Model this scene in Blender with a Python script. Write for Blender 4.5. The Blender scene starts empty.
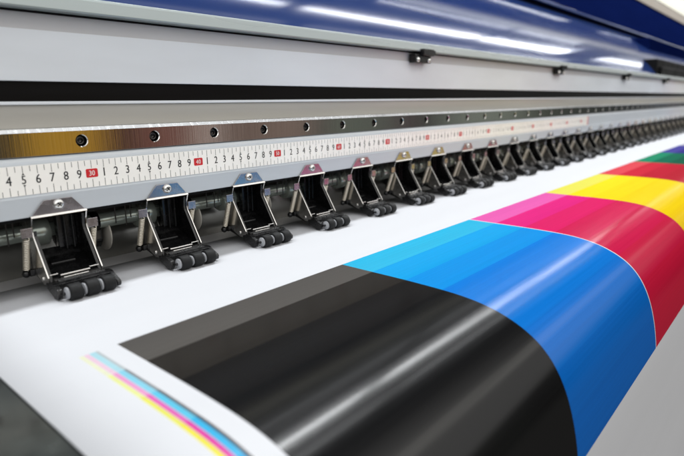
import bpy, math, random
from mathutils import Vector, Matrix
random.seed(7)
S = 0.1            # all measures below are decimetres; S turns them into metres
ZO = 11.4          # the camera stands 1.14 m above the floor level of the printer (z = -11.4)
sc = bpy.context.scene
COL = sc.collection

def W(x, y, z):
    return Vector((x * S, y * S, (z + ZO) * S))

# ------------------------------------------------------------------ camera
cam_d = bpy.data.cameras.new("camera")
cam = bpy.data.objects.new("camera", cam_d)
COL.objects.link(cam)
cam_d.sensor_width = 36.0
cam_d.lens = 535.714 / 684.0 * 36.0
cam_d.clip_start = 0.01
cam_d.clip_end = 100
yaw, pitch, roll = math.radians(48.986), math.radians(13.244), math.radians(0.721)
fw = Vector((math.sin(yaw) * math.cos(pitch), math.cos(yaw) * math.cos(pitch), -math.sin(pitch)))
r0 = Vector((math.cos(yaw), -math.sin(yaw), 0))
d0 = fw.cross(r0)
rr = math.cos(roll) * r0 + math.sin(roll) * d0
dd = -math.sin(roll) * r0 + math.cos(roll) * d0
M = Matrix((rr, -dd, -fw)).transposed().to_4x4()
M.translation = W(0, 0, 0)
cam.matrix_world = M
cam_d.dof.use_dof = True
cam_d.dof.focus_distance = 0.50
cam_d.dof.aperture_fstop = 6.3
sc.camera = cam

# ------------------------------------------------------------------ colour management
sc.view_settings.view_transform = 'Standard'
sc.view_settings.look = 'None'
sc.view_settings.gamma = 1.0
sc.view_settings.exposure = 0.0

# ------------------------------------------------------------------ room light
def lin(c):
    out = []
    for v in c:
        v = v / 255.0
        out.append(v / 12.92 if v <= 0.04045 else ((v + 0.055) / 1.055) ** 2.4)
    return out

world = bpy.data.worlds.new("World")
sc.world = world
world.use_nodes = True
nt = world.node_tree
nt.nodes.clear()
def N(nt, typ, **kw):
    n = nt.nodes.new(typ)
    for k, v in kw.items():
        setattr(n, k, v)
    return n
def math_n(nt, op, a, b=None, clamp=False):
    n = N(nt, 'ShaderNodeMath', operation=op)
    n.use_clamp = clamp
    for i, v in enumerate((a, b)):
        if v is None: continue
        if isinstance(v, (int, float)): n.inputs[i].default_value = v
        else: nt.links.new(v, n.inputs[i])
    return n.outputs[0]
def mix_n(nt, f, a, b):
    n = N(nt, 'ShaderNodeMix', data_type='RGBA')
    for s, v in ((n.inputs['Factor'], f), (n.inputs[6], a), (n.inputs[7], b)):
        if isinstance(v, (int, float)): s.default_value = v
        elif isinstance(v, (tuple, list)): s.default_value = tuple(v[:3]) + (1,)
        else: nt.links.new(v, s)
    return n.outputs[2]
tc = N(nt, 'ShaderNodeTexCoord')
sp = N(nt, 'ShaderNodeSeparateXYZ')
nt.links.new(tc.outputs['Generated'], sp.inputs[0])
# room: grey floor, mid grey walls, overhead dimmed to keep the print's reflections dark
up = N(nt, 'ShaderNodeValToRGB')
nt.links.new(math_n(nt, 'MULTIPLY_ADD', sp.outputs[2], 0.5), up.inputs[0])
nt.links[-1].from_node.inputs[2].default_value = 0.5
el = up.color_ramp.elements
el[0].position = 0.0; el[0].color = (0.20, 0.19, 0.18, 1)
el[1].position = 1.0; el[1].color = (0.16, 0.165, 0.17, 1)
for pos, c in ((0.42, (0.24, 0.235, 0.22)), (0.49, (0.36, 0.35, 0.33)), (0.58, (0.36, 0.36, 0.35)), (0.68, (0.17, 0.172, 0.175)), (0.84, (0.12, 0.122, 0.13))):
    e = el.new(pos); e.color = c + (1,)
# made-up colour bands behind the camera, placed to colour the rail's reflections
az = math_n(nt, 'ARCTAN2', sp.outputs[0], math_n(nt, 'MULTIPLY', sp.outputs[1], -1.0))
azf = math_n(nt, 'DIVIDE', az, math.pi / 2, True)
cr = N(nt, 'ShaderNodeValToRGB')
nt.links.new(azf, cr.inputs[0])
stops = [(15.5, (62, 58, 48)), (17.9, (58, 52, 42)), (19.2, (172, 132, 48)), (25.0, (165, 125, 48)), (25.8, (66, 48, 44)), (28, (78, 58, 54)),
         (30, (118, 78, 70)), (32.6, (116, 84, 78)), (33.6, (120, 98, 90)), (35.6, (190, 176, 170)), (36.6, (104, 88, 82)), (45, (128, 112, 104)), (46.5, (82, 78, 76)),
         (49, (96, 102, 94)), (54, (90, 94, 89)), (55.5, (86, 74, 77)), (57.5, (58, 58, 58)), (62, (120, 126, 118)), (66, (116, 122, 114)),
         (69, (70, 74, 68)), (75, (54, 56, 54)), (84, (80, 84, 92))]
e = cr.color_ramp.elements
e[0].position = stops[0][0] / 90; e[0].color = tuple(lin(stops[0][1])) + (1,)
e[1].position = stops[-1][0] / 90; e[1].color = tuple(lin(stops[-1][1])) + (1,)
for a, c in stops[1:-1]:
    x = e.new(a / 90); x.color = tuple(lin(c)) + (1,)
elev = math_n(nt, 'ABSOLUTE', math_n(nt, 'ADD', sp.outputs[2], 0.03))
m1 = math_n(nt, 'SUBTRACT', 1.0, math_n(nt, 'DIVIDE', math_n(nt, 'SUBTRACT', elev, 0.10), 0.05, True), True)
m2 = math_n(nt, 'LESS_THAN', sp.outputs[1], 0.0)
# front half brightened as added fill for the beam panels, side behind stays dim
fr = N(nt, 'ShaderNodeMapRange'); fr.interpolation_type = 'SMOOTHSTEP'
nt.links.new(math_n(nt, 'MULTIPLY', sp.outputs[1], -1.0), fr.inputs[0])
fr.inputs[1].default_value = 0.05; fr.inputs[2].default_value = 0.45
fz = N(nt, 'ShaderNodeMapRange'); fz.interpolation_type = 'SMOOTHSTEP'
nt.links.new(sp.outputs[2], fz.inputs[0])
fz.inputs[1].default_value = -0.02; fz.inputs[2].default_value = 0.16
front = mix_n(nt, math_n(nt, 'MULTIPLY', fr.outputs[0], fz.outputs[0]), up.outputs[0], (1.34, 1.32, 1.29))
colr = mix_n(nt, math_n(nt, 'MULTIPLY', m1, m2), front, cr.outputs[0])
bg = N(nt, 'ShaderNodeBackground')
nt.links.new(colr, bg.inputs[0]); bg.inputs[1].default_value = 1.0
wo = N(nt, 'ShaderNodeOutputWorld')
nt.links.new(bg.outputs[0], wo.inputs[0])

def lamp(x0, x1, y, z, w, power, tilt=0.0, col=(0.96, 0.985, 1.0)):
    L = bpy.data.lights.new("tube_or_fill_light", 'AREA')
    L.shape = 'RECTANGLE'; L.size = (x1 - x0) * S; L.size_y = w * S
    L.energy = power * (x1 - x0) / 20.0
    L.color = col
    o = bpy.data.objects.new("tube_or_fill_light", L)
    COL.objects.link(o)
    o.location = W((x0 + x1) / 2, y, z)
    o.rotation_euler = (tilt, 0, 0)
for x0, x1 in ((-20, -1), (0.3, 20.8), (22.2, 42.4), (43.6, 63.0), (76, 98), (99, 120), (121, 142), (143, 165)):
    far = x0 > 70
    lamp(x0, x1, 8.0, 18.0, 0.75, 31.0 * (0.38 if far else 1))
    lamp(x0, x1, 3.8, 18.0, 0.6, 4.2 * (0.6 if far else 1))
for x0, x1 in ((9, 29.5), (31.0, 52.0), (53.2, 72.0)):
    lamp(x0, x1, 14.0, 18.0, 0.38, 3.0)
# broad dim area lights added over the operator's side to fill the front panels
for x0, x1 in ((-30, 0), (2, 32), (34, 64), (66, 96)):
    lamp(x0, x1, -16.0, 18.0, 15.0, 13.0, math.radians(-28), (1.0, 0.975, 0.90))

# ------------------------------------------------------------------ materials
def pbsdf(name):
    m = bpy.data.materials.new(name); m.use_nodes = True
    nt = m.node_tree
    return m, nt, nt.nodes['Principled BSDF']

def tex_noise(nt, scale_vec, scale=1.0, detail=3.0, coord='Object'):
    tc = N(nt, 'ShaderNodeTexCoord'); mp = N(nt, 'ShaderNodeMapping')
    mp.inputs['Scale'].default_value = scale_vec
    nt.links.new(tc.outputs[coord], mp.inputs[0])
    n = N(nt, 'ShaderNodeTexNoise'); n.inputs['Scale'].default_value = scale; n.inputs['Detail'].default_value = detail
    nt.links.new(mp.outputs[0], n.inputs['Vector'])
    return n.outputs[0]

def maprange(nt, v, a, b, c, d):
    n = N(nt, 'ShaderNodeMapRange')
    nt.links.new(v, n.inputs[0])
    for i, x in enumerate((a, b, c, d)): n.inputs[i + 1].default_value = x
    return n.outputs[0]

def mat(name, rgb, rough=0.5, metal=0.0, noise=(10, 10, 10), var=0.06, rvar=0.08, bump=0.0, spec=0.5, linear=False, fine=None):
    m, nt, b = pbsdf(name)
    c = list(rgb) if linear else lin(rgb)
    v = tex_noise(nt, noise)
    lo = [x * (1 - var) for x in c]; hi = [min(1, x * (1 + var)) for x in c]
    nt.links.new(mix_n(nt, maprange(nt, v, 0.3, 0.7, 0, 1), lo, hi), b.inputs['Base Color'])
    nt.links.new(maprange(nt, v, 0.3, 0.7, max(0.02, rough - rvar), min(1, rough + rvar)), b.inputs['Roughness'])
    b.inputs['Metallic'].default_value = metal
    b.inputs['Specular IOR Level'].default_value = spec
    if bump:
        bn = N(nt, 'ShaderNodeBump'); bn.inputs['Strength'].default_value = bump; bn.inputs['Distance'].default_value = 0.0005
        h = tex_noise(nt, fine, detail=4.0) if fine else v
        nt.links.new(h, bn.inputs['Height']); nt.links.new(bn.outputs[0], b.inputs['Normal'])
    return m

MT = {}
MT['steel'] = mat("ground_steel", (224, 222, 218), 0.09, 1.0, (700, 30, 9), 0.07, 0.04, 0.05, fine=(900, 30, 12))
MT['chamfer'] = mat("milled_chamfer", (205, 205, 205), 0.30, 1.0, (260, 4, 4), 0.15, 0.12)
MT['zinc'] = mat("zinc_plated_steel", (205, 203, 200), 0.22, 1.0, (90, 90, 90), 0.08, 0.08, 0.05)
MT['tab'] = mat("polished_zinc_tab", (172, 166, 168), 0.27, 1.0, (120, 120, 120), 0.06, 0.05)
MT['spring'] = mat("spring_wire", (225, 218, 204), 0.34, 0.8, (60, 60, 60))
MT['alu'] = mat("grey_painted_beam", (190, 196, 202), 0.38, 0.0, (6, 60, 60), 0.03, 0.05)
MT['slot'] = mat("grey_slot_panel", (170, 168, 162), 0.45, 0.0, (5, 60, 60), 0.05, 0.05)
MT['white'] = mat("white_beam_paint", (216, 221, 227), 0.42, 0.0, (8, 30, 30), 0.04, 0.05)
MT['lip'] = mat("anodised_ledge", (158, 167, 167), 0.30, 0.25, (4, 60, 60), 0.04, 0.06)
MT['strip'] = mat("grey_channel", (195, 195, 198), 0.5, 0.0, (4, 60, 60), 0.04)  # even light grey of the channel strip
MT['black'] = mat("black_gloss_strip", (10, 9, 9), 0.35, 0.0, (4, 60, 60), 0.2, 0.06, spec=0.12)
MT['plastic'] = mat("black_plastic", (11, 11, 12), 0.26, 0.0, (150, 150, 150), 0.15, 0.08)
MT['rubber'] = mat("black_rubber", (17, 18, 19), 0.62, 0.0, (200, 200, 200), 0.2, 0.05, 0.3, fine=(900, 900, 900), spec=0.25)
MT['oxide'] = mat("dark_oxide_bolt", (70, 68, 66), 0.3, 1.0, (200, 200, 200))
MT['hub'] = mat("grey_hub_plastic", (140, 142, 146), 0.4, 0.0, (100, 100, 100))
MT['plate'] = mat("bare_back_plate", (128, 127, 122), 0.16, 0.7, (14, 14, 14), 0.16, 0.10, 0.05)
MT['camplate'] = mat("pale_cam_plate", (172, 168, 160), 0.4, 0.3, (30, 30, 30))
MT['feed'] = mat("satin_feed_plate", (172, 172, 174), 0.4, 0.3, (12, 30, 30), 0.08)
MT['platen'] = mat("mottled_platen_metal", (74, 78, 76), 0.16, 0.85, (38, 38, 38), 0.5, 0.12, 0.06)  # dark mottled colour stands in for blurred, uneven reflections
MT['pipe'] = mat("plated_shaft", (160, 168, 160), 0.22, 0.6, (10, 80, 80), 0.08)
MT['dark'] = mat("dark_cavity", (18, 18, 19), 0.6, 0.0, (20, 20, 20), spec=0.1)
MT['screw'] = mat("bright_screw", (225, 225, 222), 0.24, 1.0, (200, 200, 200), 0.05)
MT['blue'] = mat("blue_hood_paint", (28, 47, 94), 0.115, 0.0, (3, 20, 20), 0.05, 0.015, 0.0, spec=0.04)
MT['navy'] = mat("navy_hood_paint", (9, 20, 62), 0.6, 0.0, (3, 20, 20), 0.06, 0.05, spec=0.0)
MT['trim'] = mat("beige_trim", (150, 140, 128), 0.5, 0.0, (5, 30, 30))
MT['cream'] = mat("cream_panel", (232, 230, 212), 0.5, 0.0, (5, 30, 30))
MT['cabinet'] = mat("dark_cabinet", (60, 62, 66), 0.5, 0.0, (10, 10, 10))
MT['ruler'] = mat("white_ruler_tape", (250, 248, 243), 0.4, 0.0, (30, 60, 60), 0.03, 0.05)
MT['ink_black'] = mat("ruler_black_ink", (30, 30, 32), 0.5, 0.0, (50, 50, 50))
MT['ink_grey'] = mat("ruler_grey_ink", (72, 70, 70), 0.5, 0.0, (50, 50, 50))
MT['red'] = mat("ruler_red_ink", (205, 32, 40), 0.45, 0.0, (50, 50, 50), 0.04)
MT['num_white'] = mat("ruler_white_ink", (235, 225, 222), 0.5, 0.0, (50, 50, 50), 0.02)

def sheet_material():
    m = bpy.data.materials.new("printed_vinyl"); m.use_nodes = True
    nt = m.node_tree
    out = nt.nodes['Material Output']; nt.nodes.remove(nt.nodes['Principled BSDF'])
    df = N(nt, 'ShaderNodeBsdfDiffuse'); gl = N(nt, 'ShaderNodeBsdfGlossy')
    mx = N(nt, 'ShaderNodeMixShader'); fr = N(nt, 'ShaderNodeFresnel'); fr.inputs['IOR'].default_value = 1.40
    nt.links.new(df.outputs[0], mx.inputs[1]); nt.links.new(gl.outputs[0], mx.inputs[2]); nt.links.new(mx.outputs[0], out.inputs[0])
    at = N(nt, 'ShaderNodeVertexColor'); at.layer_name = 'ink'
    uv = N(nt, 'ShaderNodeUVMap'); uv.uv_map = 'UVMap'
    def nz(sx, sy, det=2.0):
        mp = N(nt, 'ShaderNodeMapping'); mp.inputs['Scale'].default_value = (sx, sy, 1)
        nt.links.new(uv.outputs[0], mp.inputs[0])
        n = N(nt, 'ShaderNodeTexNoise'); n.inputs['Scale'].default_value = 1.0; n.inputs['Detail'].default_value = det
        nt.links.new(mp.outputs[0], n.inputs['Vector'])
        return n.outputs[0]
    band = nz(0.35, 55.0, 3.0)      # fine passes of the print head, running along x
    grain = nz(70.0, 70.0, 2.0)
    soft = nz(0.25, 3.5, 2.0)
    g = at.outputs['Alpha']          # 1 = inked, 0 = bare vinyl
    k = math_n(nt, 'ADD', maprange(nt, band, 0.3, 0.7, -0.05, 0.05), maprange(nt, grain, 0.3, 0.7, -0.025, 0.025))
    k = math_n(nt, 'ADD', k, maprange(nt, soft, 0.3, 0.7, -0.02, 0.02))
    k = math_n(nt, 'ADD', math_n(nt, 'MULTIPLY', k, g), maprange(nt, nz(0.3, 2.2, 3.0), 0.3, 0.7, 0.982, 1.012))
    k = math_n(nt, 'MULTIPLY', k, 0.625)
    vm = N(nt, 'ShaderNodeVectorMath', operation='SCALE')
    nt.links.new(at.outputs['Color'], vm.inputs[0]); nt.links.new(k, vm.inputs['Scale'])
    nt.links.new(vm.outputs[0], df.inputs['Color'])
    rr = math_n(nt, 'ADD', maprange(nt, band, 0.3, 0.7, 0.14, 0.20), math_n(nt, 'MULTIPLY', math_n(nt, 'SUBTRACT', 1.0, g), 0.33))
    nt.links.new(rr, gl.inputs['Roughness'])
    nt.links.new(math_n(nt, 'ADD', math_n(nt, 'MULTIPLY', fr.outputs[0], 0.04), 0.036), mx.inputs[0])
    bn = N(nt, 'ShaderNodeBump'); bn.inputs['Strength'].default_value = 0.30; bn.inputs['Distance'].default_value = 0.00004
    nt.links.new(nz(0.45, 26.0, 2.5), bn.inputs['Height'])
    bn2 = N(nt, 'ShaderNodeBump'); bn2.inputs['Strength'].default_value = 0.10; bn2.inputs['Distance'].default_value = 0.0006
    nt.links.new(nz(0.22, 1.9, 1.0), bn2.inputs['Height'])
    nt.links.new(bn.outputs[0], bn2.inputs['Normal'])
    nt.links.new(bn2.outputs[0], gl.inputs['Normal'])
    bn3 = N(nt, 'ShaderNodeBump'); bn3.inputs['Strength'].default_value = 0.35; bn3.inputs['Distance'].default_value = 0.0015
    nt.links.new(nz(0.55, 0.8, 2.0), bn3.inputs['Height']); nt.links.new(bn3.outputs[0], df.inputs['Normal'])
    return m

# ------------------------------------------------------------------ mesh builder
class MB:
    def __init__(s): s.v = []; s.f = []; s.m = []; s.sm = []
    def add(s, vs, fs, mi=0, smooth=False):
        o = len(s.v); s.v += [tuple(v) for v in vs]
        for f in fs: s.f.append([o + i for i in f]); s.m.append(mi); s.sm.append(smooth)
    def box(s, x0, x1, y0, y1, z0, z1, mi=0):
        vs = [(x, y, z) for x in (x0, x1) for y in (y0, y1) for z in (z0, z1)]
        s.add(vs, [(0, 1, 3, 2), (4, 6, 7, 5), (0, 4, 5, 1), (2, 3, 7, 6), (0, 2, 6, 4), (1, 5, 7, 3)], mi)
    def prism_x(s, pts, x0, x1, mi=0, smooth=False, caps=True):     # closed yz outline swept along x
        n = len(pts)
        vs = [(x0, y, z) for y, z in pts] + [(x1, y, z) for y, z in pts]
        fs = [(i, (i + 1) % n, n + (i + 1) % n, n + i) for i in range(n)]
        s.add(vs, fs, mi, smooth)
        if caps: s.add(vs, [tuple(range(n))[::-1], tuple(range(n, 2 * n))], mi)
    def prism_y(s, pts, y0, y1, mi=0):                               # closed xz outline swept along y
        n = len(pts)
        vs = [(x, y0, z) for x, z in pts] + [(x, y1, z) for x, z in pts]
        s.add(vs, [(i, (i + 1) % n, n + (i + 1) % n, n + i) for i in range(n)] + [tuple(range(n))[::-1], tuple(range(n, 2 * n))], mi)
    def tube(s, path, r, seg=12, mi=0, caps=True):
        path = [Vector(p) for p in path]; rs = r if isinstance(r, (list, tuple)) else [r] * len(path)
        vs = []; 
        t0 = (path[1] - path[0]).normalized()
        a = Vector((0, 0, 1)) if abs(t0.z) < 0.9 else Vector((1, 0, 0))
        u = t0.cross(a).normalized()
        for i, p in enumerate(path):
            t = (path[min(i + 1, len(path) - 1)] - path[max(i - 1, 0)]).normalized()
            u = (u - t * u.dot(t)).normalized(); w = t.cross(u)
            for k in range(seg):
                th = 2 * math.pi * k / seg
                vs.append(p + (u * math.cos(th) + w * math.sin(th)) * rs[i])
        fs = [(i * seg + k, i * seg + (k + 1) % seg, (i + 1) * seg + (k + 1) % seg, (i + 1) * seg + k) for i in range(len(path) - 1) for k in range(seg)]
        s.add(vs, fs, mi, True)
        if caps:
            n = len(path) - 1
            s.add(vs, [tuple(range(seg))[::-1], tuple(n * seg + k for k in range(seg))], mi)
    def ball(s, c, r, mi=0, seg=12, rings=8):
        vs = []; 
        for i in range(rings + 1):
            ph = math.pi * i / rings
            for k in range(seg):
                th = 2 * math.pi * k / seg
                vs.append((c[0] + r * math.sin(ph) * math.cos(th), c[1] + r * math.sin(ph) * math.sin(th), c[2] + r * math.cos(ph)))
        s.add(vs, [(i * seg + k, (i + 1) * seg + k, (i + 1) * seg + (k + 1) % seg, i * seg + (k + 1) % seg) for i in range(rings) for k in range(seg)], mi, True)
    def lathe_y(s, prof, c, seg=20, mi=0):                           # profile [(radius, y)] about an axis along y
        vs = [(c[0] + r * math.cos(2 * math.pi * k / seg), c[1] + y, c[2] + r * math.sin(2 * math.pi * k / seg)) for r, y in prof for k in range(seg)]
        s.add(vs, [(i * seg + k, (i + 1) * seg + k, (i + 1) * seg + (k + 1) % seg, i * seg + (k + 1) % seg) for i in range(len(prof) - 1) for k in range(seg)], mi, True)
    def lathe_x(s, prof, c, seg=24, mi=0):                           # profile [(radius, x)] about an axis along x
        vs = [(c[0] + x, c[1] + r * math.cos(2 * math.pi * k / seg), c[2] + r * math.sin(2 * math.pi * k / seg)) for r, x in prof for k in range(seg)]
        s.add(vs, [(i * seg + k, i * seg + (k + 1) % seg, (i + 1) * seg + (k + 1) % seg, (i + 1) * seg + k) for i in range(len(prof) - 1) for k in range(seg)], mi, True)
    def build(s, name, mats, parent=None, base=(0, 0, 0), bevel=0.0, sharp=35):
        # vertices are absolute dm; base is the object's own origin in dm
        me = bpy.data.meshes.new(name)
        me.from_pydata([((x - base[0]) * S, (y - base[1]) * S, (z - base[2]) * S) for x, y, z in s.v], [], s.f)
        for mm in (mats if isinstance(mats, (list, tuple)) else [mats]): me.materials.append(MT[mm] if isinstance(mm, str) else mm)
        for p, mi, sm in zip(me.polygons, s.m, s.sm): p.material_index = mi; p.use_smooth = sm
        me.update()
        o = bpy.data.objects.new(name, me); COL.objects.link(o)
        if parent is not None:
            o.parent = parent
            pb = parent['base_dm']
            o.location = Vector([(base[i] - pb[i]) * S for i in range(3)])
        else:
            o.location = W(*base)
        if bevel:
            b = o.modifiers.new('bevel', 'BEVEL'); b.width = bevel * S; b.segments = 2; b.limit_method = 'ANGLE'; b.angle_limit = math.radians(sharp)
            b.harden_normals = False
        BASES[o.name] = base
        o['base_dm'] = base
        return o
BASES = {}

def tag(o, label, cat, group=None, kind=None):
    o['label'] = label; o['category'] = cat
    if group: o['group'] = group
    if kind: o['kind'] = kind

ZP = -1.393        # height of the paper on the platen
X0, X1 = -6.0, 44.0

printer = bpy.data.objects.new("wide_format_printer", None)
COL.objects.link(printer)
printer.location = W(18, 5, -11.4)
printer['base_dm'] = (18, 5, -11.4)
tag(printer, "large inkjet printer with grey beam, ruler, row of pinch rollers and blue hood", "printer")

# ------------------------------------------------------------------ beam and hood: yz outlines swept along x
HX1 = 80.0
def sweep(name, pts, m, x0=X0, x1=X1, bevel=0.0, smooth=False):
    mb = MB(); mb.prism_x(pts, x0, x1, smooth=smooth)
    return mb.build(name, m, printer, (x0, pts[0][0], pts[0][1]), bevel)

# panel that carries the ruler, stepping back under it for the pinch-roller tabs
sweep("ruler_panel", [(4.46, -0.372), (4.36, -0.385), (4.315, -0.398), (4.300, -0.412), (4.297, -0.43), (4.297, -0.648), (4.287, -0.656),
                      (4.290, -0.680), (4.302, -0.806), (4.33, -0.812), (5.2, -0.812), (5.2, -0.372)], 'alu', bevel=0.004)
sweep("underside_shade_panel", [(4.34, -0.814), (4.34, -0.835), (4.835, -0.835), (4.835, -0.814)], 'dark')  # dark sheet standing in for the shade beneath the ruler panel
sweep("slot_panel", [(4.545, -0.166), (4.545, 0.018), (4.70, 0.018), (4.70, -0.166)], 'slot')
sweep("bright_lip", [(4.525, 0.008), (4.525, 0.024), (4.532, 0.033), (4.70, 0.033), (4.70, 0.018), (4.544, 0.018), (4.544, 0.008)], 'white', bevel=0.004)
sweep("black_strip", [(4.59, 0.034), (4.59, 0.186), (4.72, 0.186), (4.72, 0.034)], 'black')
sweep("white_panel", [(4.56, 0.184), (4.558, 0.19), (4.562, 0.562), (4.66, 0.562), (4.73, 0.184)], 'white', bevel=0.004)
sweep("channel", [(4.58, 0.562), (4.58, 0.705), (4.70, 0.705), (4.70, 0.562)], 'strip')
sweep("upper_ledge", [(4.46, 0.700), (4.455, 0.712), (4.475, 0.800), (4.485, 0.819), (4.51, 0.826), (4.90, 0.832), (4.90, 0.700)], 'lip', bevel=0.003)
sweep("channel_dark_strip", [(4.575, 0.684), (4.575, 0.700), (4.62, 0.700), (4.62, 0.684)], 'dark')  # thin dark strip along the channel, just below the ledge

# blue hood: a concave panel that rises behind the beam, a crease, then the upper panel
pts = []
y, z = 4.92, 0.60
P = [(y, z)]
ang = 60.0
while z / y < 0.405:
    st = 0.08
    y += st * math.cos(math.radians(ang)); z += st * math.sin(math.radians(ang))
    ang = max(33.0, 47.2 - 130.0 * (z / y - 0.223))
    P.append((y, z))
back = [(a + 0.12, b - 0.05) for a, b in P][::-1]
mb = MB()
mb.prism_x(P + back, X0, HX1, smooth=True)
mb.build("blue_hood_panel", 'blue', printer, (X0, 4.92, 0.6), 0)
yc, zc = P[-1]
sweep("hood_crease_shade", [(yc - 0.02, zc), (yc + 0.10, zc + 0.12), (yc + 0.3, zc + 0.12), (yc + 0.3, zc)], 'dark', x1=HX1)  # dark filler imitating the shadow line between the hood panels
ya, za = yc - 0.16, zc + 0.14
sweep("hood_upper_edge", [(ya + .01, za - 0.03), (ya, za), (ya + 0.04, za + 0.10), (ya + 0.12, za + 0.13), (ya + 0.4, za + 0.13), (ya + 0.4, za - 0.03)], 'blue', x1=HX1, bevel=0.01)
yb = ya + 0.12; zb = za + 0.13
yt = yb + 0.75; zt = 0.632 * yt
sweep("hood_upper_panel", [(yb, zb + .002), (yt, zt), (yt + 0.3, zt), (yb + 0.6, zb + .002)], 'navy', x1=HX1)
sweep("hood_trim", [(yt - 0.06, zt + .002), (yt + 0.04, 0.70 * (yt + 0.04)), (yt + 0.4, 0.70 * (yt + 0.04)), (yt + 0.4, zt + .002)], 'trim', x1=HX1, bevel=0.01)
yq = yt + 0.02; zq = 0.70 * (yt + 0.04) + .002
sweep("hood_lid", [(yq, zq), (yq + 0.35, zq + 1.6), (yq + 0.8, zq + 1.6), (yq + 0.8, zq)], 'cream', x1=HX1, bevel=0.02)
mb = MB(); mb.box(32.0, 60.0, 6.9, 8.6, 0.86, 3.0)
mb.build("hood_end_cover", 'navy', printer, (32, 6.9, 0.86), 0.03)
# dark housing parked at the far end under the hood
mb = MB()
mb.box(25.6, 60.0, 5.15, 5.9, 0.86, 1.56)
mb.box(25.9, 59.0, 5.02, 5.148, 0.90, 1.25)
mb.build("carriage_housing", 'dark', printer, (24.3, 4.93, 0.84), 0.03)

# ------------------------------------------------------------------ steel guide rail with countersunk holes
HX, HS = 1.909, 0.63725
n0 = -11; n1 = 64
mb = MB()
ry, rz0, rz1 = 4.40, -0.3687, -0.196
zc_h = -0.275
SEG = 24
for k in range(n0, n1):
    cx = HX + k * HS; xa = cx - HS / 2; xb = cx + HS / 2
    angs = [2 * math.pi * i / SEG for i in range(SEG)]
    corner = [math.atan2(rz1 - zc_h, HS / 2), math.atan2(rz1 - zc_h, -HS / 2), math.atan2(rz0 - zc_h, -HS / 2) % (2 * math.pi), math.atan2(rz0 - zc_h, HS / 2) % (2 * math.pi)]
    angs = sorted(set([round(a, 6) for a in angs + corner]))
    outer = []
    for a in angs:
        c, s_ = math.cos(a), math.sin(a)
        ts = []
        if c > 1e-9: ts.append((xb - cx) / c)
        if c < -1e-9: ts.append((xa - cx) / c)
        if s_ > 1e-9: ts.append((rz1 - zc_h) / s_)
        if s_ < -1e-9: ts.append((rz0 - zc_h) / s_)
        t = min(ts); outer.append((cx + t * c, ry, zc_h + t * s_))
    R = 0.050
    r1 = [(cx + R * math.cos(a), ry, zc_h + (R) * math.sin(a)) for a in angs]
    r2 = [(cx + (R - .006) * math.cos(a), ry + .006, zc_h + (R - .006) * math.sin(a)) for a in angs]
    r3 = [(cx + (R - .006) * math.cos(a), ry + .055, zc_h + (R - .006) * math.sin(a)) for a in angs]
    n = len(angs)
    vs = outer + r1 + r2 + r3
    fs = []
    for L in range(3):
        for i in range(n):
            j = (i + 1) % n
            fs.append((L * n + i, L * n + j, (L + 1) * n + j, (L + 1) * n + i))
    mb.add(vs, fs[:2 * n], 0)
    mb.add(vs, fs[2 * n:], 1)
    mb.add(vs, [tuple(range(3 * n, 4 * n))], 1)
xa = HX + (n0 - .5) * HS; xb = HX + (n1 - .5) * HS
# chamfers, top and bottom, closed round the back
prof = [(ry, rz1), (ry + 0.027, rz1 + 0.0268), (ry + 0.05, rz1 + 0.028), (4.54, rz1 + 0.028), (4.54, rz0), (ry + .008, rz0 - .004), (ry, rz0)]
vs = [(xa, a, b) for a, b in prof] + [(xb, a, b) for a, b in prof]
np_ = len(prof)
mb.add(vs, [(0, 1, np_ + 1, np_)], 2)
mb.add(vs, [(i, i + 1, np_ + i + 1, np_ + i) for i in range(1, np_ - 1)], 0)
mb.add(vs, [tuple(range(np_)), tuple(range(np_, 2 * np_))[::-1]], 0)
rail = mb.build("guide_rail", ['steel', 'dark', 'chamfer'], printer, (xa, ry, rz0))
# socket-head bolts sunk in the holes: one mesh, copied
mb = MB()
cx = HX
mb.lathe_y([(0.0385, 0.05), (0.0385, 0.030), (0.034, 0.024), (0.021, 0.024), (0.019, 0.028), (0.019, 0.046), (0.0005, 0.046)], (cx, ry, zc_h), 18)
bolt0 = mb.build("rail_bolt", 'oxide', rail, (cx, ry + 0.03, zc_h))
for k in range(-3, 60):
    if k == 0: continue
    b = bolt0.copy(); COL.objects.link(b); b.parent = rail
    b.location = bolt0.location + Vector((k * HS * S, 0, 0))

# ------------------------------------------------------------------ ruler strip
glyph = {}
def get_glyph(ch):
    if ch in glyph: return glyph[ch]
    cu = bpy.data.curves.new("t", 'FONT'); cu.body = ch; cu.size = 1.0; cu.align_x = 'CENTER'; cu.resolution_u = 3
    o = bpy.data.objects.new("t", cu); COL.objects.link(o)
    bpy.context.view_layer.update()
    me = bpy.data.meshes.new_from_object(o.evaluated_get(bpy.context.evaluated_depsgraph_get()))
    vs = [tuple(v.co) for v in me.vertices]; fs = [tuple(p.vertices) for p in me.polygons]
    ys = [v[1] for v in vs]; xs = [v[0] for v in vs]
    h = max(ys) - min(ys)
    cxm = (max(xs) + min(xs)) / 2; cym = (max(ys) + min(ys)) / 2
    vs = [((x - cxm) / h, (yy - cym) / h) for x, yy, _ in vs]
    bpy.data.objects.remove(o); bpy.data.curves.remove(cu); bpy.data.meshes.remove(me)
    glyph[ch] = (vs, fs, (max(xs) - min(xs)) / h)
    return glyph[ch]
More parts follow.
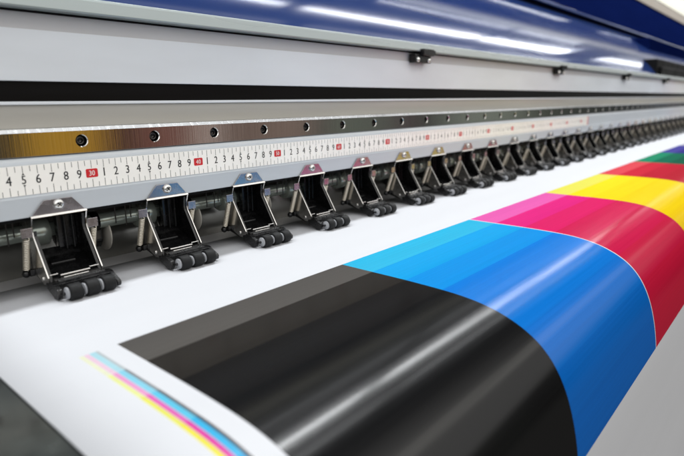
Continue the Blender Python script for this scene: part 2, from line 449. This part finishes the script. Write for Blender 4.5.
def put_text(mb, txt, cx, y, cz, h, sx=1.0, mi=0, bold=0.0):
    gs = [get_glyph(c) for c in txt]
    gap = 0.16 * h * sx
    tot = sum(g[2] * h * sx for g in gs) + gap * (len(gs) - 1)
    x = cx - tot / 2
    for vs, fs, w in gs:
        w_ = w * h * sx
        for dx, dyy in (((0, 0),) if not bold else ((-bold, 0), (bold, 0.00012), (0, 0.00024))):
            mb.add([(x + w_ / 2 + a * h * sx + dx, y + dyy, cz + b * h) for a, b in vs], fs, mi)
        x += w_ + gap

RX = -1.075; RU = 0.0995      # x of the zero mark, length of one centimetre in dm
Ry = 4.292; RZ0, RZ1 = -0.638, -0.4215
t0, t1 = 12.0, 155.4
xs0, xs1 = RX + t0 * RU, RX + t1 * RU
mb = MB(); mb.box(xs0, xs1, Ry, 4.2965, RZ0, RZ1)
ruler = mb.build("ruler_strip", 'ruler', printer, (xs0, Ry, RZ0))
mb = MB()
yT = Ry - 0.0012
H = RZ1 - RZ0
for h2 in range(int(t0 * 2) + 1, int(155 * 2) + 1):
    t = h2 / 2; x = RX + t * RU
    w = 0.0017
    full = (h2 % 2 == 0)
    L = 0.060 if full else 0.040
    jit = 0.0
    mb.box(x - w, x + w, yT, Ry - .0002, RZ1 - L - .004, RZ1 - .004)
    L = 0.064 if full else 0.040
    mb.box(x - w, x + w, yT, Ry - .0002, RZ0 + .002, RZ0 + L)
mb.build("graduation_mark", 'ink_grey', ruler, (xs0, yT, RZ0))
zm = (RZ0 + RZ1) / 2 + 0.004
mbn = MB()
for t in range(int(t0) + 1, 155):
    x = RX + t * RU
    if t % 10 == 0:
        pl = MB()
        wv, hv, rr_ = 0.047, 0.034, 0.010
        out = []
        for sx_, sz_, a0 in ((1, 1, 0), (-1, 1, 90), (-1, -1, 180), (1, -1, 270)):
            for q in range(5):
                a = math.radians(a0 + 90 * q / 4)
                out.append((x + sx_ * (wv - rr_) + rr_ * math.cos(a), zm + sz_ * (hv - rr_) + rr_ * math.sin(a)))
        pl.prism_y(out, Ry - 0.0020, Ry - 0.0001)
        put_text(pl, str(t), x, Ry - 0.0026, zm, 0.040, 0.86 if t < 100 else 0.70, 1, bold=0.0008)
        pl.build("red_number_mark", ['red', 'num_white'], ruler, (x, Ry, zm))
    else:
        dg = t % 10
        put_text(mbn, str(dg), x, Ry - 0.0016, zm + 0.001, 0.066 if dg != 5 else 0.060, 0.82, bold=0.0009)
        if dg == 5:
            for sg in (1, -1):
                zt_ = zm + sg * 0.051; zb_ = zm + sg * 0.036
                mbn.add([(x - 0.010, Ry - 0.0016, zb_), (x + 0.010, Ry - 0.0016, zb_), (x, Ry - 0.0016, zt_)], [(0, 1, 2) if sg > 0 else (0, 2, 1)])
mbn.build("numeral", 'ink_black', ruler, (xs0, Ry, zm))
mb = MB(); mb.box(xs1 - 0.06, xs1 - 0.01, Ry - 0.0020, Ry - 0.0001, RZ0 + .001, RZ1 - .001)
mb.build("red_end_mark", 'red', ruler, (xs1, Ry, RZ0))

# ------------------------------------------------------------------ space behind the pinch rollers
sweep("feed_plate", [(4.20, ZP - 0.010), (4.20, ZP - 0.006), (4.838, ZP - 0.006), (4.838, ZP - 0.010)], 'feed')
sweep("back_plate", [(4.84, -0.836), (4.84, ZP - 0.012), (4.90, ZP - 0.012), (4.90, -0.836)], 'plate')
mb = MB(); mb.tube([(X0, 4.62, ZP + 0.407), (X1, 4.62, ZP + 0.407)], 0.068, 24)
mb.build("pinch_shaft", 'pipe', printer, (X0, 4.62, ZP + 0.407))

# ------------------------------------------------------------------ platen: flat, then over the rounded front
PR = [(2.30, -1.393), (2.0, -1.395), (1.85, -1.401), (1.72, -1.412), (1.60, -1.432), (1.50, -1.456), (1.40, -1.492), (1.30, -1.539), (1.23, -1.583), (1.167, -1.635), (1.112, -1.695), (1.065, -1.762),
      (1.022, -1.840), (0.987, -1.92), (0.956, -2.01), (0.929, -2.107), (0.905, -2.21), (0.885, -2.32), (0.868, -2.44), (0.857, -2.56), (0.852, -2.75), (0.855, -3.2), (0.862, -3.9), (0.875, -4.6), (0.90, -5.4), (0.935, -6.2), (0.985, -7.0), (1.06, -8.0), (1.17, -9.2)]
def cr_spline(P, n=6):
    out = []
    for i in range(len(P) - 1):
        p0 = P[max(i - 1, 0)]; p1 = P[i]; p2 = P[i + 1]; p3 = P[min(i + 2, len(P) - 1)]
        for k in range(n):
            t = k / n
            out.append(tuple(0.5 * (2 * p1[j] + (p2[j] - p0[j]) * t + (2 * p0[j] - 5 * p1[j] + 4 * p2[j] - p3[j]) * t * t + (3 * p1[j] - p0[j] - 3 * p2[j] + p3[j]) * t ** 3) for j in range(2)))
    out.append(P[-1]); return out
curve = cr_spline(PR, 5)
# smooth the measured outline a little (it was read by eye)
def smooth(c, it=40):
    c = list(c)
    for _ in range(it):
        c = [c[0]] + [tuple((c[i - 1][j] + 2 * c[i][j] + c[i + 1][j]) / 4 for j in range(2)) for i in range(1, len(c) - 1)] + [c[-1]]
    return c
curve = smooth(curve, 60)
off = []
for i, (a, b) in enumerate(curve):
    a0, b0 = curve[max(i - 1, 0)]; a1, b1 = curve[min(i + 1, len(curve) - 1)]
    tx, tz = a1 - a0, b1 - b0; l = math.hypot(tx, tz)
    # inward normal (towards +y / -z)
    nx, nz = -tz / l, tx / l
    if nz > 0 or nx < 0: nx, nz = abs(nx), -abs(nz)
    off.append((a + nx * 0.012, b + nz * 0.012))
plat = [(q, w) for q, w in off if w > -3.1]
yl, zl = plat[-1]
outline = [(4.839, ZP - 0.012)] + plat + [(yl + 0.3, zl), (4.839, -3.1)]
mb = MB(); mb.prism_x(outline, X0, X1, smooth=False)
for i in range(len(mb.sm)): mb.sm[i] = False
for i in range(1, len(plat)): mb.sm[i] = True
mb.build("platen", 'platen', printer, (X0, 4.84, ZP))
mb = MB(); mb.box(X0, X1, 2.9, 7.2, -10.6, -3.102); mb.build("cabinet_body", 'cabinet', printer, (X0, 1.6, -10.6), 0.1)
mb = MB()
mb.box(X0 + 2, X0 + 3.5, 0.5, 8.5, -11.4, -10.602); mb.box(X1 - 4, X1 - 2.5, 0.5, 8.5, -11.4, -10.602)
mb.build("stand", 'cabinet', printer, (X0, 1.6, -11.4), 0.1)

# ------------------------------------------------------------------ the printed sheet
arc = [0.0]; flat = [(4.552, ZP), (4.2, ZP), (3.6, ZP), (3.2, ZP), (2.965, ZP), (2.63, ZP), (2.4, ZP)] + curve
# band edges in arc length measured from the print's start at y = 2.965
def arcpos(P):
    s = [0.0]
    for i in range(1, len(P)): s.append(s[-1] + math.hypot(P[i][0] - P[i - 1][0], P[i][1] - P[i - 1][1]))
    return s
sa = arcpos(flat); s_start = 4.552 - 2.965
def at_s(s):
    for i in range(1, len(sa)):
        if sa[i] >= s:
            t = (s - sa[i - 1]) / (sa[i] - sa[i - 1])
            return (flat[i - 1][0] + (flat[i][0] - flat[i - 1][0]) * t, flat[i - 1][1] + (flat[i][1] - flat[i - 1][1]) * t)
    return flat[-1]
iend = min(range(len(flat)), key=lambda i: abs(flat[i][1] + 2.43) + (0 if flat[i][0] < 1.5 else 9))
s_end = sa[iend]
BAND = 0.336
edges_s = [s_start + BAND * k for k in range(0, 9) if s_start + BAND * k < s_end - 0.05] + [s_end]
allS = sorted(set([round(v, 4) for v in sa] + [round(v, 4) for v in edges_s]))
allS = [v for i, v in enumerate(allS) if i == 0 or v - allS[i - 1] > 0.0009 or v in [round(q, 4) for q in edges_s]]
XL = 0.755
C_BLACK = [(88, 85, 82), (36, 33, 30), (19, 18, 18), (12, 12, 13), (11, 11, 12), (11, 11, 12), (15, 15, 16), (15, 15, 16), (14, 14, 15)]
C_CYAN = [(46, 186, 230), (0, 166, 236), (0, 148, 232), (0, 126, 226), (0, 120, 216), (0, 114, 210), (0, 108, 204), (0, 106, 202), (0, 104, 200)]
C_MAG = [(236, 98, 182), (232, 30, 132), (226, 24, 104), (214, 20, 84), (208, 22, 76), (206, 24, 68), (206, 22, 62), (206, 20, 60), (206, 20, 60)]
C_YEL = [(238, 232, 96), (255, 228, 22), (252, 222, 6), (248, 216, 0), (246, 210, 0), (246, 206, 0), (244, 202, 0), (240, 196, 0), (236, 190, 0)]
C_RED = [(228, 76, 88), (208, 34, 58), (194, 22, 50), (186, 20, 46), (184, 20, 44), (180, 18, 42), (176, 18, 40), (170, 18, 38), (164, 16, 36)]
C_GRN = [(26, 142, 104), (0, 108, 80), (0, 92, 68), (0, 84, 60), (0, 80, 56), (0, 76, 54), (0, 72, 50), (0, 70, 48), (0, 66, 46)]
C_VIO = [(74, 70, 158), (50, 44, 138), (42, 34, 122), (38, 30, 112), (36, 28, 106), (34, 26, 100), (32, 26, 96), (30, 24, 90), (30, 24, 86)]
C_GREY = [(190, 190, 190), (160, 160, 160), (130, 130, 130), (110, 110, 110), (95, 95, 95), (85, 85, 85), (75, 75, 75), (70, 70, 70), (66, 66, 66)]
cols = [(1.347, 3.405, C_BLACK), (3.405, 5.735, C_CYAN), (5.755, 8.175, C_MAG), (8.175, 10.86, C_YEL), (10.86, 13.5, C_RED), (13.5, 16.15, C_GRN),
        (16.15, 18.9, C_VIO), (18.9, 21.6, C_GREY), (21.6, 24.3, C_CYAN), (24.3, 27.0, C_MAG), (27.0, 29.7, C_YEL)]
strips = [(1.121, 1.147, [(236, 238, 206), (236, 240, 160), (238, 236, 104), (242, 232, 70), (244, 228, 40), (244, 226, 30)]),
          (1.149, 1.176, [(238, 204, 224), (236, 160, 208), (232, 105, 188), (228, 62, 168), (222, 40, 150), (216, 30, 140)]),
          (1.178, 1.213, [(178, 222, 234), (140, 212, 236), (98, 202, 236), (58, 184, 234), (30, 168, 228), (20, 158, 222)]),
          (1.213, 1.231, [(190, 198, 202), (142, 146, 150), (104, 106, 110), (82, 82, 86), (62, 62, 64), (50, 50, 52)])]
WHITE = (231, 233, 238)
xb_ = {XL, 1.121, 1.147, 1.149, 1.176, 1.178, 1.213, 1.231, 30.6, 36.0, 33.0}
for a, b, _ in cols: xb_.add(a); xb_.add(b)
xlist = sorted(xb_)
fine = []
for i in range(len(xlist) - 1):
    n = max(1, int((xlist[i + 1] - xlist[i]) / 0.35))
    fine += [xlist[i] + (xlist[i + 1] - xlist[i]) * k / n for k in range(n)]
fine.append(xlist[-1])
vs = []; uvs = []
def relief(x, s):
    # the margin beside the left edge lifts very slightly
    return 0.0
for s in allS:
    y_, z_ = at_s(s)
    for x in fine:
        vs.append((x, y_, z_)); uvs.append((x, s))
nx_ = len(fine)
fs = []; fcol = []
for i in range(len(allS) - 1):
    sm_ = (allS[i] + allS[i + 1]) / 2
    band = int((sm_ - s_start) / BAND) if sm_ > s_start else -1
    inside = s_start < sm_ < s_end
    for j in range(nx_ - 1):
        xm = (fine[j] + fine[j + 1]) / 2
        c = WHITE; g = 0.0
        if inside:
            for a, b, C in cols:
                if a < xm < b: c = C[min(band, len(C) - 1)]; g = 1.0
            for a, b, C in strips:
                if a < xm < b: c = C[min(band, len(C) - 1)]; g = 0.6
        fs.append((i * nx_ + j, (i + 1) * nx_ + j, (i + 1) * nx_ + j + 1, i * nx_ + j + 1)); fcol.append(tuple(lin(c)) + (g,))
base = (XL, 4.55, ZP)
me = bpy.data.meshes.new("printed_sheet")
me.from_pydata([((x - base[0]) * S, (y - base[1]) * S, (z - base[2]) * S) for x, y, z in vs], [], fs)
ca = me.color_attributes.new('ink', 'FLOAT_COLOR', 'CORNER')
ul = me.uv_layers.new(name='UVMap')
for p, c in zip(me.polygons, fcol):
    p.use_smooth = True
    for li in p.loop_indices:
        ca.data[li].color = c
        ul.data[li].uv = uvs[me.loops[li].vertex_index]
me.materials.append(sheet_material())
me.update()
sheet = bpy.data.objects.new("printed_sheet", me); COL.objects.link(sheet); sheet.location = W(*base)
so = sheet.modifiers.new('thickness', 'SOLIDIFY'); so.thickness = 0.0004; so.offset = -1
tag(sheet, "glossy white sheet printed with black, blue, magenta and yellow patches, curling over the printer's front", "printed sheet")

# ------------------------------------------------------------------ pinch roller clamp (one, then copies)
CX = 1.622; CS = 0.929
def P3(x, y, h): return (CX + x, y, ZP + h)
base = (CX, 4.2, ZP)
YT = 4.289
t = 0.012
def yz(pts): return [(a, ZP + b) for a, b in pts]
mb = MB()
# tab lying on the tilted panel: outline in x/h, sheared back towards the bottom
tabp = [(-0.196, 0.588), (-0.175, 0.618), (-0.102, 0.703), (0.104, 0.703), (0.176, 0.618), (0.196, 0.588)]
def taby(h): return 4.281 + (0.703 - h) * 0.085
n = len(tabp)
vs = [P3(x, taby(h) - 0.006, h) for x, h in tabp] + [P3(x, taby(h) + 0.004, h) for x, h in tabp]
mb.add(vs, [(i, (i + 1) % n, n + (i + 1) % n, n + i) for i in range(n)] + [tuple(range(n))[::-1], tuple(range(n, 2 * n))], 1)
# folded lip below the tab (catches the light) and the web going back from it
mb.prism_x(yz([(4.267, 0.579), (4.268, 0.581), (4.277, 0.5965), (4.50, 0.600), (4.50, 0.588), (4.285, 0.579)]), CX - 0.206, CX + 0.206, 0)
# cheeks
cheek = yz([(4.276, 0.578), (4.300, 0.515), (4.300, 0.470), (4.292, 0.436), (4.110, 0.150), (4.118, 0.112), (4.150, 0.092), (4.205, 0.084), (4.350, 0.150), (4.385, 0.185), (4.375, 0.420), (4.47, 0.46), (4.49, 0.578)])
for sx in (-1, 1):
    xa_, xb2 = (CX + sx * 0.1965, CX + sx * 0.2055)
    mb.prism_x(cheek, min(xa_, xb2), max(xa_, xb2), 0)
    # ear that carries the spring
    e0, e1 = sorted((CX + sx * 0.206, CX + sx * 0.285))
    mb.box(e0, e1, 4.285, 4.297, ZP + 0.438, ZP + 0.510, 1)
    # pin head
    mb.lathe_x([(0.0005, sx * 0.010), (0.014, sx * 0.010), (0.018, sx * 0.004), (0.018, 0)], (CX + sx * 0.206, 4.205, ZP + 0.130), 14, 0)
clamp0 = mb.build("pinch_roller_clamp", ['zinc', 'tab'], printer, base, 0.0025)
def cpart(mb, name, m, b, bevel=0.0): return mb.build(name, m, clamp0, b, bevel)
# screw
mb = MB()
sy = taby(0.66) - 0.006
mb.lathe_y([(0.040, 0.0), (0.041, -0.008), (0.034, -0.020), (0.020, -0.025), (0.016, -0.0245), (0.013, -0.012), (0.0004, -0.010)], (CX, sy, ZP + 0.660), 22)
for a in (45, 135):
    c_, s_ = math.cos(math.radians(a)), math.sin(math.radians(a))
    v = [(CX + u * c_ - w * s_, sy - 0.0256, ZP + 0.660 + u * s_ + w * c_) for u, w in ((-.019, -.0035), (.019, -.0035), (.019, .0035), (-.019, .0035))]
    mb.add(v, [(0, 1, 2, 3)], 1)
cpart(mb, "screw", ['screw', 'dark'], (CX, sy, ZP + 0.66))
# springs
for sx in (-1, 1):
    mb = MB()
    pa = Vector(P3(sx * 0.252, 4.300, 0.425)); pb = Vector(P3(sx * 0.252, 4.385, 0.175))
    ax = (pb - pa); L = ax.length; axn = ax.normalized()
    u = Vector((1, 0, 0)); w = axn.cross(u)
    turns = 17; path = []
    for i in range(turns * 9 + 1):
        th = 2 * math.pi * i / 9
        path.append(pa + axn * (L * i / (turns * 9)) + (u * math.cos(th) + w * math.sin(th)) * 0.0205)
    mb.tube(path, 0.0058, 5)
    mb.tube([pa + Vector((0, 0, 0.050)), pa + Vector((0.012, -0.01, 0.03)), pa + Vector((0.0205, 0, 0))], 0.0055, 6)
    mb.tube([pb + u * 0.0205, pb + axn * 0.02, pb + axn * 0.045], 0.0055, 6)
    cpart(mb, "spring", 'spring', P3(sx * 0.252, 4.34, 0.30))
# black plastic arm: side walls, sloping floor, rear lever with ball ends
mb = MB()
wall = yz([(4.300, 0.560), (4.312, 0.470), (4.305, 0.440), (4.125, 0.150), (4.100, 0.100), (4.22, 0.070), (4.44, 0.130), (4.46, 0.30), (4.47, 0.46), (4.49, 0.560)])
mb.prism_x(wall, CX + 0.172, CX + 0.192)
wl = yz([(4.300, 0.48), (4.305, 0.440), (4.125, 0.150), (4.100, 0.100), (4.22, 0.070), (4.44, 0.130), (4.46, 0.24), (4.36, 0.36)])
mb.prism_x(wl, CX - 0.192, CX - 0.172)
floor_ = yz([(4.08, 0.105), (4.085, 0.135), (4.16, 0.150), (4.25, 0.175), (4.40, 0.235), (4.46, 0.290), (4.48, 0.290), (4.47, 0.20), (4.42, 0.12), (4.2, 0.09)])
mb.prism_x(floor_, CX - 0.172, CX + 0.172)
mb.box(CX + 0.03, CX + 0.172, 4.44, 4.50, ZP + 0.28, ZP + 0.575)      # right half of the back wall
mb.box(CX + 0.070, CX + 0.082, 4.405, 4.44, ZP + 0.27, ZP + 0.56)      # ribs
mb.box(CX + 0.130, CX + 0.142, 4.405, 4.44, ZP + 0.27, ZP + 0.56)
mb.prism_x(yz([(4.34, 0.20), (4.30, 0.185), (4.30, 0.205), (4.34, 0.225)]), CX - 0.10, CX + 0.08)
for sx in (-1, 1):
    e0, e1 = sorted((CX + sx * 0.208, CX + sx * 0.24))
    mb.prism_x(yz([(4.345, 0.125), (4.345, 0.175), (4.41, 0.172), (4.41, 0.125)]), e0, e1)
    mb.prism_x(yz([(4.30, 0.12), (4.30, 0.17), (4.40, 0.165), (4.40, 0.13)]), min(CX + sx * 0.192, CX + sx * 0.150), max(CX + sx * 0.192, CX + sx * 0.150))
    mb.ball(P3(sx * 0.252, 4.402, 0.140), 0.032)
cpart(mb, "arm", 'plastic', P3(0, 4.25, 0.1), 0.005)
# rods across the arm
mb = MB()
mb.tube([P3(-0.115, 4.118, 0.152), P3(0.105, 4.118, 0.152)], 0.0095, 10)
mb.tube([P3(-0.100, 4.096, 0.136), P3(0.085, 4.096, 0.136)], 0.006, 8)
mb.tube([P3(-0.185, 4.135, 0.163), P3(-0.125, 4.135, 0.163)], 0.006, 8)
mb.tube([P3(0.110, 4.135, 0.163), P3(0.185, 4.135, 0.163)], 0.006, 8)
cpart(mb, "rod", 'zinc', P3(0, 4.118, 0.15))
# see-through part: the collar on the shaft behind the arm, and a bent guide plate
mb = MB()
mb.lathe_x([(0.0, -0.15), (0.110, -0.15), (0.118, -0.142), (0.118, 0.002), (0.110, 0.01), (0.069, 0.01)], (CX, 4.62, ZP + 0.407), 28)
cpart(mb, "shaft_collar", 'pipe', P3(-0.07, 4.62, 0.407))
mb = MB()
mb.prism_x(yz([(4.56, 0.36), (4.50, 0.24), (4.42, 0.205), (4.42, 0.212), (4.495, 0.25), (4.55, 0.365)]), CX + 0.02, CX + 0.10)
cpart(mb, "guide_plate", 'zinc', P3(0.06, 4.5, 0.3))
# black block under the shaft and a pale plate hanging beside it
mb = MB()
mb.prism_x(yz([(4.66, 0.335), (4.64, 0.22), (4.70, 0.15), (4.80, 0.17), (4.82, 0.30), (4.76, 0.345)]), CX + 0.25, CX + 0.47)
cpart(mb, "cam", 'plastic', P3(0.40, 4.7, 0.28), 0.02)
mb = MB()
mb.lathe_x([(0.0, 0.500), (0.150, 0.500), (0.150, 0.512), (0.0, 0.512)], (CX, 4.69, ZP + 0.27), 28)
cpart(mb, "cam_plate", 'camplate', P3(0.50, 4.69, 0.27))
mb = MB()
mb.lathe_x([(0.069, 0.36), (0.086, 0.36), (0.086, 0.42), (0.069, 0.42)], (CX, 4.62, ZP + 0.407), 24)
cpart(mb, "shaft_ring", 'plastic', P3(0.39, 4.62, 0.407))
# hanging studs
mb = MB()
for xx, zz in ((-0.335, 0.37), (-0.29, 0.43), (0.50, 0.40)):
    mb = MB(); mb.tube([P3(xx, 4.42, 0.56), P3(xx, 4.42, zz)], 0.0055, 6)
    cpart(mb, "stud", 'oxide', P3(xx, 4.42, 0.5))
# foot: housing with two end plates and a hood over the rollers
mb = MB()
endl = yz([(4.165, 0.105), (4.10, 0.118), (4.03, 0.106), (3.975, 0.086), (3.962, 0.050), (3.985, 0.012), (4.03, 0.008), (4.15, 0.060)])
endp = yz([(4.165, 0.105), (4.10, 0.118), (4.03, 0.108), (3.93, 0.066), (3.918, 0.050), (3.925, 0.022), (3.945, 0.012), (4.03, 0.010), (4.15, 0.060)])
mb.prism_x(endl, CX - 0.204, CX - 0.170)
mb.box(CX - 0.185, CX - 0.172, 3.92, 4.00, ZP + 0.052, ZP + 0.070)
mb.prism_x(endp, CX + 0.222, CX + 0.250)
mb.prism_x(yz([(4.165, 0.105), (4.10, 0.120), (4.055, 0.121), (4.025, 0.112), (4.030, 0.102), (4.06, 0.090), (4.12, 0.055), (4.15, 0.060)]), CX - 0.206, CX + 0.248)
mb.prism_x(yz([(4.145, 0.114), (4.11, 0.131), (4.075, 0.130), (4.060, 0.115), (4.13, 0.10)]), CX - 0.150, CX + 0.20)
foot = cpart(mb, "roller_housing", 'plastic', P3(0, 4.1, 0.1), 0.006)
for a, b in ((-0.150, -0.052), (-0.026, 0.072), (0.098, 0.196)):
    mb = MB()
    r = 0.0625
    mb.lathe_x([(0.0, a + .004), (0.054, a + .004), (0.059, a + .006), (r, a + .013), (r, b - .010), (0.056, b - .003), (0.048, b), (0.0, b)], (CX, 3.934, ZP + 0.0633), 28)
    cpart(mb, "rubber_roller", 'rubber', P3((a + b) / 2, 3.93, 0.0555))
    mb = MB()
    mb.lathe_x([(0.012, a - .018), (0.018, a - .018), (0.020, a - .012), (0.040, a - .012), (0.0455, a - .008), (0.0435, a + .005), (0.0, a + .005)], (CX, 3.934, ZP + 0.0633), 24)
    cpart(mb, "hub", 'hub', P3(a, 3.93, 0.0555))

proto_children = list(clamp0.children)
for k in range(1, 34):
    c = clamp0.copy(); COL.objects.link(c); c.parent = printer
    c.location = clamp0.location + Vector(((k * CS + random.uniform(-.004, .004)) * S, 0, 0))
    c.rotation_euler = (0, 0, math.radians(random.uniform(-0.7, 0.7)))
    for ch in proto_children:
        d = ch.copy(); COL.objects.link(d); d.parent = c

# ------------------------------------------------------------------ black sensor clips along the upper channel
def clip():
    mb = MB(); x = 7.02; y0_ = 4.44
    mb.box(x - 0.26, x + 0.16, y0_ + 0.005, 4.556, 0.540, 0.662)
    mb.box(x - 0.12, x + 0.16, y0_ - 0.05, 4.50, 0.640, 0.735)
    mb.box(x + 0.165, x + 0.24, y0_ - 0.03, 4.48, 0.655, 0.725)
    o = mb.build("cable_clip", 'plastic', printer, (x, y0_, 0.6), 0.008)
    for dx in (-0.19, 0.10):
        m2 = MB(); m2.lathe_y([(0.036, 0.0), (0.034, -0.014), (0.018, -0.022), (0.0004, -0.022)], (x + dx, y0_ + 0.005, 0.582), 16)
        m2.build("screw", 'screw', o, (x + dx, y0_, 0.575))
    return o
cl = clip(); cch = list(cl.children)
for k in range(1, 5):
    c = cl.copy(); COL.objects.link(c); c.parent = printer
    c.location = cl.location + Vector((k * 5.7 * S, 0, 0))
    for ch in cch:
        d = ch.copy(); COL.objects.link(d); d.parent = c

for o in bpy.data.objects:
    if 'base_dm' in o: del o['base_dm']
